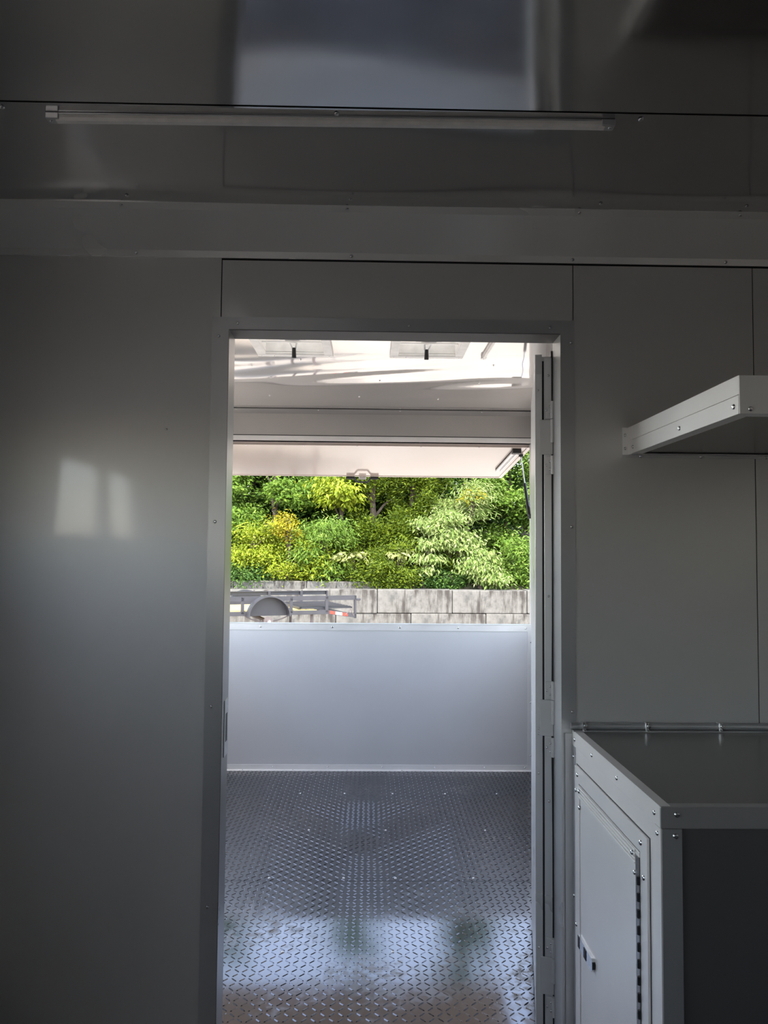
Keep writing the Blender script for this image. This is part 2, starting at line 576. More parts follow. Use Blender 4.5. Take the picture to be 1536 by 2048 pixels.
# doorway casing: three angle trims with mitred corners
tk = .0025
t1 = MB()
e = .036
t1.add([(DL - .048, YP - tk, 0), (DL, YP - tk, 0), (DL, YP - tk, DH), (DL - .048, YP - tk, DH + e),
        (DL - .048, YP + .001, 0), (DL, YP + .001, 0), (DL, YP + .001, DH), (DL - .048, YP + .001, DH + e)],
       [(0, 1, 2, 3), (7, 6, 5, 4), (0, 4, 5, 1), (1, 5, 6, 2), (2, 6, 7, 3), (3, 7, 4, 0)])
t1 = t1.build('trim_1', 'trim_metal', None, **S)
box('reveal', (DL, YP - tk, 0), (DL + .002, YP2 + .002, DH), 'shaded_reveal_metal', t1)
t2 = MB()
t2.add([(DR + .040, YP - tk, 0), (DR, YP - tk, 0), (DR, YP - tk, DH), (DR + .040, YP - tk, DH + e + .004),
        (DR + .040, YP + .001, 0), (DR, YP + .001, 0), (DR, YP + .001, DH), (DR + .040, YP + .001, DH + e + .004)],
       [(3, 2, 1, 0), (4, 5, 6, 7), (1, 5, 4, 0), (2, 6, 5, 1), (3, 7, 6, 2), (0, 4, 7, 3)])
t2 = t2.build('trim_2', 'trim_metal', None, **S)
box('reveal', (DR - .002, YP - tk, 0), (DR, YP2 + .002, DH), 'trim_metal', t2)
t3 = MB()
t3.add([(DL, YP - tk, DH), (DR, YP - tk, DH), (DR + .040, YP - tk, DH + e + .004), (DL - .048, YP - tk, DH + e),
        (DL, YP + .001, DH), (DR, YP + .001, DH), (DR + .040, YP + .001, DH + e + .004), (DL - .048, YP + .001, DH + e)],
       [(0, 1, 2, 3), (7, 6, 5, 4), (0, 4, 5, 1), (1, 5, 6, 2), (2, 6, 7, 3), (3, 7, 4, 0)])
t3 = t3.build('trim_3', 'trim_metal', None, **S)
box('reveal', (DL + .002, YP - tk, DH - .002), (DR - .002, YP2 + .002, DH), 'shaded_head_reveal', t3)
for z in (2.065, 1.53, 1.01, 0.46):
    screw(t1, (DL - .028, YP - tk, z), (0, -1, 0), .005)
for z in (2.06, 1.525, 1.00, 0.42):
    screw(t2, (DR + .030, YP - tk, z), (0, -1, 0), .005)
for x in (-0.385, 0.11, 0.52):
    screw(t3, (x, YP - tk, DH + .018), (0, -1, 0), .0045)
# strike plate let into the jamb opposite the hinges
sp = MB().box((DL + .002, YP2 - .06, .86), (DL + .004, YP2 - .005, 1.02)).build('strike_plate', 'trim_metal', t1)
box('strike_hole', (DL + .0038, YP2 - .045, .90), (DL + .0045, YP2 - .02, .98), 'black_steel', sp)

# cove trims where the ceiling meets the inner wall and the far wall
c_ = [(YP + .0, 2.294), (YP - .004, 2.294), (YP - .006, 2.313), (2.098, 2.390), (2.072, 2.3975), (2.072, 2.401), (2.102, 2.401), (YP, 2.325)]
cv = MB().prism(c_, 'x', XL, XR).build('trim_4', 'cove_metal', None, **S)
for x in (-0.68, -0.06, 0.585, 1.035):
    screw(cv, (x, YP - .006, 2.304), (0, -1, .1), .0055)
    screw(cv, (x - .01, 2.084, 2.3935), (0, -.25, -1), .0055)
p_ = [(YF, 2.228), (YF - .012, 2.228), (YF - .014, 2.372), (YF - .062, 2.398), (YF - .066, 2.401), (YF, 2.401)]
cv2 = MB().prism(p_, 'x', XL, XR).build('trim_5', 'grey_trim', None, **S)
MB().box((XL, YF - .0125, 2.2245), (XR, YF - .002, 2.2285)).build('shadow_strip', 'black_rubber', cv2)  # solid black strip drawn as the shadow line below the cove
MB().box((XL, YF - .070, 2.3965), (XR, YF - .060, 2.3995)).build('shadow_strip', 'black_rubber', cv2)  # solid black strip drawn as the shadow line at the ceiling
for x in (-0.9, -0.35, 0.2, 0.75):
    screw(cv2, (x, YF - .05, 2.3915), (0, -.45, -1), .005)
c3 = MB().prism([(YP2, 2.30), (YP2 + .006, 2.30), (2.38, 2.392), (2.38, 2.401), (YP2, 2.401)], 'x', XL, XR).build('trim_6', 'cove_metal', None, **S)

# far wall with the serving opening
wf = MB().box((XL, YF + .002, 0), (XR, YF + .06, WT)).box((XL, YF + .002, WH), (XR, YF + .06, ZC)).box((XL, YF + .002, WT), (WL, YF + .06, WH)).box((WR, YF + .002, WT), (XR, YF + .06, WH)).build('wall_front', 'bright_trim', None, **S)
sheet('panel', 'y', YF, -1, XL, XR, 0, WT - .002, 'half_wall_sheet', wf, waves(31, .0008, 1.2, .8), .06)
sheet('panel', 'y', YF, -1, XL, XR, WH + .002, 2.25, 'half_wall_sheet', wf)
# opening frame: head strip and jambs
hd = MB().box((WL - .03, YF - .004, WH), (WR + .03, YF + .064, WH + .004)).box((WL - .03, YF - .006, WH), (WR + .03, YF, WH + .034)).build('trim_7', 'bright_trim', None, **S)
jr = MB().box((WR, YF - .004, WT), (WR + .004, YF + .064, WH)).box((WR, YF - .005, WT), (WR + .045, YF, WH + .0)).build('trim_8', 'bright_trim', None, **S)
jl = MB().box((WL - .004, YF - .004, WT), (WL, YF + .064, WH)).box((WL - .045, YF - .005, WT), (WL, YF, WH)).build('trim_9', 'bright_trim', None, **S)
for z in (1.56, 1.70):
    MB().box((WR + .004, YF - .012, z - .02), (WR + .022, YF - .005, z + .02), .002).build('catch_plate', 'trim_metal', jr)
# half wall: capping angle, right edge angle, skirting angle
tp = MB().box((XL, YF - .004, WT - .042), (XR, YF, WT)).box((XL, YF - .004, WT - .001), (XR, YF + .064, WT + .002)).build('trim_10', 'bright_trim', None, **S)
for x in (-1.0, -0.72, -0.24, 0.21, 0.60, 1.055):
    screw(tp, (x, YF - .004, WT - .02), (0, -1, 0), .008)
rt = box('trim_11', (WR - .028, YF - .004, 0), (WR + .012, YF, WT - .042), 'bright_trim', None, **S)
for z in (.85, .45, .10):
    screw(rt, (WR - .006, YF - .004, z), (0, -1, 0), .006)
bb = MB().prism([(YF, 0), (YF - .03, 0), (YF - .03, .003), (YF - .006, .006), (YF - .004, .036), (YF, .036)], 'x', XL, XR).build('baseboard_front', 'bright_trim', None, **S)
for x in (-0.95, -0.62, -0.26, 0.1, 0.45, 0.78, 1.05):
    screw(bb, (x, YF - .0055, .022), (0, -1, .1), .006)
    screw(bb, (x + .13, YF - .018, .0048), (0, 0, 1), .005)

# left wall with a sash window by the camera and unseen openings added for daylight, porch and rear
NW = (0.10, 1.34, 0.86, 1.86)
PW = (2.80, 4.90, 0.96, 2.19)
mb = MB()
mb.box((XL - .06, YB - .06, 0), (XL, -3.7, ZC)).box((XL - .06, -3.7, 2.05), (XL, -2.3, ZC)).box((XL - .06, -3.7, 0), (XL, -2.3, 1.15))  # rear window opening is unseen, added to bring in daylight
ya = [-2.3, NW[0], NW[1], PW[0], PW[1], YF + .06]
for i in range(5):
    if i == 1:
        mb.box((XL - .06, ya[i], 0), (XL, ya[i + 1], NW[2])).box((XL - .06, ya[i], NW[3]), (XL, ya[i + 1], ZC))
    elif i == 3:
        mb.box((XL - .06, ya[i], 0), (XL, ya[i + 1], PW[2])).box((XL - .06, ya[i], PW[3]), (XL, ya[i + 1], ZC))
    else:
        mb.box((XL - .06, ya[i], 0), (XL, ya[i + 1], ZC))
mb.build('wall_left', 'wall_sheet', None, **S)
RW = (3.05, 4.95, 0.96, 2.19)  # unseen opening in the right porch wall, added for daylight
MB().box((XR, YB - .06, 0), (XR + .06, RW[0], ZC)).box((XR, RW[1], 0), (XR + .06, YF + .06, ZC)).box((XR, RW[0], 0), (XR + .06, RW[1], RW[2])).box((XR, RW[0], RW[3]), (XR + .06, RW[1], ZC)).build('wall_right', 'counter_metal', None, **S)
box('wall_back', (XL, YB - .06, 0), (XR, YB, ZC), 'wall_sheet', None, **S)
mb = MB()
y0, y1, z0, z1 = NW
mb.box((XL - .07, y0, z0), (XL + .004, y0 + .03, z1)).box((XL - .07, y1 - .03, z0), (XL + .004, y1, z1))
mb.box((XL - .07, y0, z0), (XL + .004, y1, z0 + .03)).box((XL - .07, y0, z1 - .03), (XL + .004, y1, z1))
wn = mb.build('window_2', 'trim_metal', None, **S)
box('mullion', (XL - .05, .66, z0 + .03), (XL - .01, .74, z1 - .03), 'trim_metal', wn)
box('window_rail', (XL - .045, y0 + .03, 1.455), (XL - .015, y1 - .03, 1.50), 'trim_metal', wn)
for a_, b_ in ((y0 + .03, .66), (.74, y1 - .03)):
    box('pane', (XL - .032, a_, z0 + .03), (XL - .028, b_, 1.455), 'glass', wn)
mb = MB()
y0, y1, z0, z1 = PW
mb.box((XL - .064, y0 - .03, z0 - .004), (XL + .005, y1 + .03, z0)).box((XL, y0 - .03, z0 - .04), (XL + .005, y1 + .03, z0))
mb.box((XL - .064, y0, z0), (XL + .005, y0 + .004, z1)).box((XL - .064, y1 - .004, z0), (XL + .005, y1, z1)).box((XL - .064, y0, z1 - .004), (XL + .005, y1, z1))
mb.build('window_added', 'bright_trim', None, **S)  # frame of the unseen porch opening added for daylight

# ------------------------------------------------------------------ the open door, seen along its hinge edge
HX, HY = 0.5515, 2.305
OPEN = math.radians(10.9)
# leaf frame: local x along the leaf away from the hinges, local y = its thickness to the right
dm = Matrix.Translation((HX - .0535, HY, 0)) @ Matrix.Rotation(math.pi / 2 - OPEN, 4, 'Z') @ Matrix.Diagonal((1, -1, 1, 1))
door = MB(dm).box((.004, .002, .035), (.80, .050, 2.045), .002).build('door_1', 'door_metal', None, **S)
MB(dm).box((-.004, 0, .03), (.05, .021, 2.05), .0015).build('edge_channel', 'door_metal', door)
MB(dm).box((-.002, .0265, .03), (.05, .049, 2.04), .0015).build('hinge_stile', 'door_metal', door)
MB(dm).box((-.0005, .021, .03), (.004, .0265, 2.03)).build('edge_groove', 'black_rubber', door)
mb = MB()
pts = [(HX - .0035 + .0022 * math.sin(z * 5.1) * math.sin(z * 1.7), HY - .008, z) for z in np.linspace(.05, 2.06, 60)]
mb.tube(pts, .0042, 7).build('rubber_seal', 'black_rubber', door)
MB(dm).box((-.0055, .004, 1.99), (-.003, .020, 2.046)).build('corner_bracket', 'trim_metal', door)
for z in (1.80, .965, .225):
    h = MB(dm).box((-.0065, .014, z - .055), (-.0025, .052, z + .05), .001).build('hinge_plate', 'bright_trim', door)
    MB(dm).box((-.0078, .030, z + .052), (-.0025, .052, z + .105), .001).build('hinge_leaf', 'bright_trim', h)
    MB(dm).box((-.0078, .030, z - .115), (-.0025, .052, z - .06), .001).build('hinge_leaf', 'bright_trim', h)
    k = MB(dm)
    for a_, b_ in ((z + .052, z + .105), (z - .02, z + .05), (z - .115, z - .06)):
        k.tube([(-.010, .0515, a_), (-.010, .0515, b_)], .0055, 10)
    k.build('hinge_knuckle', 'bright_trim', h)
    for zz in (z + .078, z - .088):
        for dx, dz in ((.034, 0), (.044, .012), (.044, -.012)):
            screw(h, dm @ Vector((-.0078, dx, zz + dz)), (0, -1, 0), .0038, 'rivet')
for z in (1.985, 1.32, .72):
    screw(door, dm @ Vector((-.002, .040, z)), (0, -1, 0), .0042)
for z in (1.94, .93, .915, .80, .30):
    screw(door, dm @ Vector((-.004, .010, z)), (0, -1, 0), .0036)

# ------------------------------------------------------------------ awning over the serving opening
AH = Vector((0, YF + .066, 2.170))
AP = math.atan2(-.095, 1.20)
am = Matrix.Translation(AH) @ Matrix.Rotation(AP, 4, 'X')
aw = thing('awning', (-.06, YF + .066, 2.17), 'raised white hinged awning flap with black handle above the serving opening', 'awning')
AX0, AX1, AL = -1.225, 1.112, 1.215
MB(am).box((AX0 + .02, 0.01, .004), (AX1 - .02, AL - .01, .030)).build('flap_panel', 'awning_white', aw)
fr = MB(am)
fr.box((AX0, 0, 0), (AX0 + .03, AL, .034), .002).box((AX1 - .03, 0, 0), (AX1, AL, .034), .002)
fr.box((AX0 + .03, AL - .03, 0), (AX1 - .03, AL, .034), .002).box((AX0 + .03, 0, 0), (AX1 - .03, .025, .034), .002)
ff = fr.build('flap_frame', 'awning_white', aw)
for x in (-0.85, -0.45, -0.09, 0.35, 0.75):
    screw(ff, am @ Vector((x, .012, 0)), (0, 0, -1), .006)
for x in (-1.213, 1.098):
    MB(am).tube([(x, -.01, .018), (x, .0, .018)], .006, 6).build('hinge_pin', 'trim_metal', aw)
for x in (-1.15, 1.02):
    rl = MB(am).box((x - .022, .06, -.016), (x - .014, .84, .004)).box((x + .014, .06, -.016), (x + .022, .84, .004)).box((x - .022, .06, -.003), (x + .022, .84, .004)).build('strut_rail', 'bright_trim', aw)
    MB(am).box((x - .03, .05, -.028), (x + .03, .10, .004), .002).build('rail_bracket', 'black_steel', rl)
for x in (-1.20, 1.083):
    top = am @ Vector((x, .235, -.012))
    bot = Vector((x + (.004 if x > 0 else -.004), YF + .03, 1.695))
    mid = top.lerp(bot, .47)
    st = MB().tube([top, mid], .0045, 8).build('gas_strut', 'trim_metal', aw)
    MB().tube([mid, bot], .011, 10).build('strut_cylinder', 'black_steel', st)
    MB().box(bot - Vector((.008, .014, .014)), bot + Vector((.008, .014, .014)), .002).build('strut_mount', 'black_steel', st)
    MB().box(top - Vector((.014, .014, .004)), top + Vector((.014, .014, .014)), .002).build('strut_mount', 'black_steel', st)
# hexagonal pull handle on the outer edge
hx, hy, hz = -.062, AL - .012, -.012
hm = MB(am)
loop = [(-.072, 0), (-.042, -.036), (.042, -.036), (.072, 0)]
for a_, b_ in zip(loop[:-1], loop[1:]):
    hm.tube([(hx + a_[0], hy, hz + a_[1]), (hx + b_[0], hy, hz + b_[1])], .0075, 8)
hm.tube([(hx - .135, hy, hz), (hx - .066, hy, hz)], .0115, 8).tube([(hx + .066, hy, hz), (hx + .135, hy, hz)], .0115, 8)
hd_ = hm.build('handle', 'black_steel', aw)
MB(am).box((hx - .03, AL - .002, hz - .01), (hx + .03, AL + .006, hz + .03), .002).build('handle_latch', 'trim_metal', hd_)

# ------------------------------------------------------------------ roof vents in the porch ceiling
for i, (x0, x1) in enumerate(VX):
    xc, yc = (x0 + x1) / 2, (VY0 + VY1) / 2
    v = thing('roof_vent', (xc, yc, ZC), ['white square roof vent with crank, nearer the doorway\'s latch jamb', 'white square roof vent with crank, nearer the open door and light bar'][i], 'vent', 'crank vents in the porch ceiling')
    zf = ZC - .003
    fr = MB()
    o_, n_ = .0, .042
    for (a_, b_) in (((x0, VY0), (x1, VY0 + n_)), ((x0, VY1 - n_), (x1, VY1)), ((x0, VY0 + n_), (x0 + n_, VY1 - n_)), ((x1 - n_, VY0 + n_), (x1, VY1 - n_))):
        fr.box((*a_, zf - .012), (*b_, zf + .003), .004)
    fo = fr.build('vent_frame', 'white_plastic', v)
    for sx, sy in ((x0 + .02, VY1 - .02), (x1 - .02, VY1 - .02), (x0 + .02, VY0 + .02), (x1 - .02, VY0 + .02), (xc - .1, VY1 - .02)):
        screw(fo, (sx, sy, zf - .012), (0, 0, -1), .004)
    th = MB()
    a0, a1, b0, b1 = x0 + n_ - .003, x1 - n_ + .003, VY0 + n_ - .003, VY1 - n_ + .003
    th.box((a0, b0, ZC), (a1, b0 + .003, ZC + .09)).box((a0, b1 - .003, ZC), (a1, b1, ZC + .09)).box((a0, b0, ZC), (a0 + .003, b1, ZC + .09)).box((a1 - .003, b0, ZC), (a1, b1, ZC + .09))
    th.build('vent_throat', 'white_plastic', v)
    dm_ = MB()
    dm_.prism([(a0 - .03, ZC + .08), (a1 + .03, ZC + .08), (a1 + .03, ZC + .10), (a1 - .03, ZC + .125), (a0 + .03, ZC + .125), (a0 - .03, ZC + .10)], 'y', b0 - .03, b1 + .03)
    dm_.build('vent_dome', 'vent_dome', v)
    ck = MB().box((xc - .035, yc - .02, ZC + .015), (xc + .035, yc + .03, ZC + .04), .004).tube([(xc - .06, yc + .02, ZC + .03), (xc + .06, yc + .02, ZC + .03)], .007, 8)
    ck.tube([(xc - .02, yc + .02, ZC + .025), (xc - .012, b1 - .03, ZC + .01)], .004, 6).tube([(xc + .02, yc + .02, ZC + .025), (xc + .006, b1 - .03, ZC + .01)], .004, 6)
    ck.tube([(xc - .06, yc + .02, ZC + .03), (xc - .11, yc + .06, ZC + .07)], .004, 6).tube([(xc + .06, yc + .02, ZC + .03), (xc + .11, yc + .06, ZC + .07)], .004, 6)
    ck.box((a0, yc - .006, ZC + .006), (a1, yc + .006, ZC + .012))
    c = ck.build('crank_mechanism', 'trim_metal', v)
    MB().tube([(xc - .003, b1 - .03, ZC + .012), (xc - .003, b1 - .02, ZC - .035)], [.009, .011], 10).build('crank_knob', 'black_steel', c)

# ------------------------------------------------------------------ LED light bars
def light_bar(name, a, b, label, group=None):
    a, b = Vector(a), Vector(b)
    t = thing(name, (a + b) / 2, label, 'light')
    d = (b - a).normalized()
    q = d.to_track_quat('X', 'Z').to_matrix().to_4x4()
    mt = Matrix.Translation((a + b) / 2) @ q
    L = (b - a).length / 2
    MB(mt).box((-L, -.011, .004), (L, .011, .0085), .001).build('housing', 'trim_metal', t)
    MB(mt).prism([(-.0095, .005), (-.0095, -.002), (-.006, -.008), (.006, -.008), (.0095, -.002), (.0095, .005)], 'x', -L + .022, L - .022).build('lens', 'lens_plastic', t)
    for s in (-1, 1):
        c = MB(mt).box((s * L, -.012, -.006), (s * (L - .03), .012, .0085), .002).build('end_cap', 'trim_metal', t)
        screw(c, mt @ Vector((s * (L - .01), 0, -.006)), (0, 0, -1), .004)
    return t


light_bar('light_bar', (-.715, 1.655, ZC - .0095), (.53, 1.640, ZC - .0095), 'long slim unlit LED bar on the dark ceiling above the doorway wall')
light_bar('light_bar', (.555, 2.55, ZC - .0095), (.545, 3.69, ZC - .0095), 'slim LED bar on the bright porch ceiling beside a roof vent')

# ------------------------------------------------------------------ base cabinet and counter
CX, CY, CZ = 0.578, 1.533, 0.9515
cab = thing('base_cabinet', (.9, 1.87, 0), 'aluminium base cabinet with a framed side door, under the counter shelf', 'cabinet')
mb = MB()
mb.box((CX + .006, CY + .006, .0), (XR - .002, YP - .004, .912))
mb.build('cabinet_body', 'counter_metal', cab)
sd = MB().box((CX + .003, CY + .008, .0), (CX + .0065, YP - .006, .912)).build('side_panel', 'cabinet_white', cab)
wt_ = box('worktop', (CX + .004, CY + .004, .912), (XR - .002, YP - .004, CZ - .001), 'counter_metal', cab, .002)
nz = MB().box((CX, CY + .002, CZ - .0415), (CX + .004, YP - .004, CZ), .0012).box((CX, CY + .004, CZ - .0015), (CX + .022, YP - .004, CZ + .0008)).build('edge_band', 'cabinet_white', cab)
nf = MB().box((CX, CY - .002, CZ - .0415), (XR - .002, CY + .004, CZ), .0012).box((CX + .004, CY, CZ - .0015), (XR - .002, CY + .022, CZ + .0006)).build('edge_band', 'grey_trim', cab)  # front band in greyer metal, its shade put into the colour
for y in (2.165, 2.0, 1.80, 1.565):
    screw(nz, (CX, y, CZ - .021), (-1, 0, 0), .0055)
for x in (CX + .032, CX + .30):
    screw(nf, (x, CY - .002, CZ - .014), (0, -1, 0), .006)
ca_ = MB().box((CX + .0005, CY + .001, 0), (CX + .0035, CY + .034, CZ - .043)).build('corner_angle', 'cabinet_white', cab)
MB().box((CX + .0036, CY + .001, 0), (CX + .043, CY + .0045, CZ - .043)).build('corner_angle', 'grey_trim', cab)  # front leg greyer than the side leg: shade put into its colour
for z in (.895, .50, .12):
    screw(ca_, (CX + .0005, CY + .018, z), (-1, 0, 0), .0055)
    screw(ca_, (CX + .030, CY + .001, z), (0, -1, 0), .006)
ba = MB().box((CX + .0005, YP - .034, 0), (CX + .0035, YP - .006, CZ - .043)).box((CX - .02, YP - .010, 0), (CX + .003, YP - .005, CZ - .01)).build('corner_angle', 'trim_metal', cab)
for z in (.88, .50, .12):
    screw(ba, (CX + .0005, YP - .02, z), (-1, 0, 0), .005)
# framed door in the side
DY0, DY1, DZ0, DZ1 = 1.599, 2.1525, .10, .8655
df_ = MB()
wf_ = .040
def mitre(mb, pts_in, pts_out, x0, x1):
    vs = [(x0, *p) for p in pts_out] + [(x0, *p) for p in pts_in] + [(x1, *p) for p in pts_out] + [(x1, *p) for p in pts_in]
    mb.add(vs, [(0, 1, 5, 4), (8, 12, 13, 9), (0, 8, 9, 1), (4, 5, 13, 12), (0, 4, 12, 8), (1, 9, 13, 5)])
outer = [(DY0, DZ0), (DY1, DZ0), (DY1, DZ1), (DY0, DZ1)]
inner = [(DY0 + wf_, DZ0 + wf_), (DY1 - wf_, DZ0 + wf_), (DY1 - wf_, DZ1 - wf_), (DY0 + wf_, DZ1 - wf_)]
for k in range(4):
    a_, b_ = k, (k + 1) % 4
    if k == 0:
        box('surround_shadow_line', (CX + .002, DY0 - .0025, DZ0 - .0025), (CX + .0034, DY1 + .0025, DZ1 + .0025), 'black_rubber', cab)  # black sheet whose rim paints the shadow line round the surround
    vs = [(CX - .0035, *outer[a_]), (CX - .0035, *outer[b_]), (CX - .0035, *inner[b_]), (CX - .0035, *inner[a_]),
          (CX + .004, *outer[a_]), (CX + .004, *outer[b_]), (CX + .004, *inner[b_]), (CX + .004, *inner[a_])]
    g = MB().add(vs, [(0, 1, 2, 3), (7, 6, 5, 4), (0, 4, 5, 1), (1, 5, 6, 2), (2, 6, 7, 3), (3, 7, 4, 0)]).build('door_surround', 'cabinet_white', cab)
    if k == 2:
        for y in (1.635, 2.125):
            screw(g, (CX - .0035, y, DZ1 - .020), (-1, 0, 0), .0065)
    if k == 3:
        for z in (.78, .45, .15):
            screw(g, (CX - .0035, DY0 + .020, z), (-1, 0, 0), .006)
    if k == 1:
        for z in (.80, .44, .15):
            screw(g, (CX - .0035, DY1 - .012, z), (-1, 0, 0), .006)
y0, y1, z0, z1 = DY0 + wf_ + .004, DY1 - wf_ - .004, DZ0 + wf_ + .004, DZ1 - wf_ - .004
box('door_shadow_line', (CX + .0005, DY0 + wf_ - .002, DZ0 + wf_ - .002), (CX + .0032, DY1 - wf_ + .002, DZ1 - wf_ + .002), 'black_rubber', cab)  # black sheet painting the shadow line between door and surround
cdoor = box('cabinet_door', (CX - .004, y0, z0), (CX + .003, y1, z1), 'cabinet_white', cab, .001)
for k in range(4):
    rb = MB().box((CX - .0075, y0 + .02, z1 - .006 - k * .0085), (CX - .004, y1, z1 - .0005 - k * .0085), .001).build('ribbed_edging', 'cabinet_white', cdoor)
    MB().box((CX - .0075, y0 + .02, z0 + .0005 + k * .0085), (CX - .004, y1, z0 + .006 + k * .0085), .001).build('ribbed_edging', 'cabinet_white', cdoor)
re_ = MB().box((CX - .0065, y1 - .010, z0), (CX - .004, y1, z1 - .035)).build('ribbed_edging', 'cabinet_white', cdoor)
screw(rb, (CX - .0075, y1 - .012, z1 - .012), (-1, 0, 0), .006)
screw(rb, (CX - .0075, y0 + .035, z1 - .012), (-1, 0, 0), .006)
screw(re_, (CX - .0065, y1 - .012, z1 - .055), (-1, 0, 0), .006)
ph = MB().box((CX - .006, y0 - .002, z0), (CX - .003, y0 + .018, z1 - .01)).build('piano_hinge', 'counter_metal', cdoor)
screw(ph, (CX - .006, y0 + .024, z1 - .05), (-1, 0, 0), .0055)
kn = MB()
z = z0
while z < z1 - .04:
    kn.tube([(CX - .0065, y0 - .001, z), (CX - .0065, y0 - .001, z + .017)], .0038, 8)
    z += .034
kn.build('hinge_knuckle', 'black_steel', ph)
# slam latch: long plate with a black finger pull
la = MB()
lp = [(1.974, .403), (1.966, .409), (1.966, .429), (1.974, .435), (2.095, .435), (2.095, .403)]
la.prism(lp, 'x', CX - .012, CX - .004)
la = la.build('latch_plate', 'screw_metal', cdoor)
MB().box((CX - .0135, 2.018, .405), (CX - .0115, 2.040, .431), .001).build('latch_button', 'black_steel', la)
MB().box((CX - .0128, 2.081, .404), (CX - .0115, 2.096, .434)).build('latch_bolt', 'black_steel', la)
MB().prism([(1.966, .411), (1.9635, .414), (1.9635, .427), (1.966, .430)], 'x', CX - .012, CX - .004).build('latch_end', 'black_steel', la)
# back edge of the worktop: half-round bead with clips
bd = MB().tube([(CX - .006, YP - .014, .9635), (XR - .004, YP - .014, .9635)], .0095, 12).box((CX - .002, YP - .034, CZ - .0005), (XR - .004, YP - .004, CZ + .0022)).build('back_bead', 'trim_metal', cab)
for x in (.607, .785, .993):
    cp = MB().box((x - .005, YP - .027, CZ), (x + .005, YP - .004, .976), .002).build('bead_clip', 'screw_metal', cab)
    screw(cp, (x, YP - .030, CZ + .002), (0, 0, 1), .006)
    screw(cp, (x + .004, YP - .0255, .966), (0, -1, 0), .006)

# ------------------------------------------------------------------ wall shelf
SX, SY, SZ0, SZ1 = .746, 1.5325, 1.734, 1.8126
sh = thing('wall_shelf', (.97, 1.87, SZ0), 'aluminium wall shelf with deep riveted edge band, above the counter', 'shelf')
MB().box((SX + .003, SY + .003, SZ0 + .004), (XR - .002, YP - .004, SZ0 + .012)).box((SX + .003, SY + .003, SZ1 - .006), (XR - .002, YP - .004, SZ1 - .001)).build('shelf_board', 'counter_metal', sh)
e1 = MB().box((SX, SY, SZ0 + .040), (SX + .004, YP - .026, SZ1), .001).box((SX, SY, SZ1 - .002), (SX + .03, YP - .026, SZ1 + .0004)).build('edge_band', 'shelf_trim', sh)
e2 = MB().box((SX - .001, SY, SZ0), (SX + .003, YP - .026, SZ0 + .039), .001).box((SX, SY, SZ0), (SX + .03, YP - .026, SZ0 + .003)).build('edge_band', 'shelf_trim', sh)
e3 = MB().box((SX, SY - .003, SZ0), (XR - .002, SY + .001, SZ1), .001).box((SX + .004, SY, SZ0), (XR - .002, SY + .03, SZ0 + .0025)).build('edge_band', 'shelf_trim', sh)
for y in (2.158, 1.83, 1.553):
    screw(e2, (SX - .001, y, SZ0 + .018), (-1, 0, 0), .006)
for x in (SX + .022, SX + .30):
    screw(e3, (x, SY - .003, SZ0 + .010), (0, -1, 0), .0055)
br = MB().box((SX - .002, YP - .026, SZ0), (SX + .003, YP - .002, SZ1)).box((SX - .018, YP - .0045, SZ0), (SX + .003, YP - .001, SZ1)).build('wall_bracket', 'shelf_trim', sh)
for z in (SZ0 + .018, SZ1 - .022):
    screw(br, (SX - .010, YP - .0045, z), (0, -1, 0), .005)
ua = MB().box((SX - .018, YP - .004, SZ0 - .008), (XR - .002, YP - .001, SZ0 + .0)).box((SX, YP - .03, SZ0 - .001), (XR - .002, YP - .001, SZ0 + .001)).build('wall_angle', 'trim_metal', sh)
for x in (SX + .035, SX + .21, SX + .40):
    screw(ua, (x, YP - .004, SZ0 - .004), (0, -1, 0), .005)

# ================================================================== OUTSIDE
GZ = -0.62
box('ground', (-70, -70, GZ - .2), (70, 90, GZ), 'yard_gravel', None, **S)

# retaining wall of cast concrete blocks
rw = thing('retaining_wall', (0, 20.3, GZ), 'stained concrete block retaining wall below the trees', 'wall')
RB = random.Random(4)
BW, BH = 1.945, .60
for row, (zt, off) in enumerate(((.45, .225), (-.155, 1.10))):
    for k in range(-8, 8):
        x = off + k * BW
        j = RB.uniform(-.02, .02)
        zb = max(zt - BH, GZ - .1)
        ztop = zt + (RB.uniform(-.012, .012) if row == 0 else 0) + .007 * k
        MB().box((x + .006, 20 + j, zb + .004 * (row == 0) + .007 * k), (x + BW - .008, 20.72 + j, ztop), .02).build('concrete_block', 'concrete', rw)
for k in range(-8, 0):
    x = -1.05 + k * BW + BW - .6
    MB().box((x, 20.62 + RB.uniform(-.02, .02), .30), (x + BW - .012, 21.25, .63 + RB.uniform(-.01, .01)), .02).build('concrete_block', 'concrete', rw)

# bank behind the wall
nx, ny = 60, 30
vs, fs = [], []
for j in range(ny + 1):
    for i in range(nx + 1):
        x = -28 + 56 * i / nx
        y = 20.68 + 26 * j / ny
        t = (y - 20.68)
        z = .36 + 2.6 * (1 - math.exp(-t / 5)) + .12 * math.sin(x * 1.3 + y) * min(1, t) + .08 * math.sin(x * 2.9 - y * 1.7) * min(1, t)
        vs.append((x, y, z if j else .25))
for j in range(ny):
    for i in range(nx):
        a_ = j * (nx + 1) + i
        fs.append((a_, a_ + 1, a_ + nx + 2, a_ + nx + 1))
MB().add(vs, fs, True).build('hill', 'soil', None, **S)


def bank(x, y):
    t = max(0, y - 20.68)
    return .36 + 2.6 * (1 - math.exp(-t / 5)) - .12


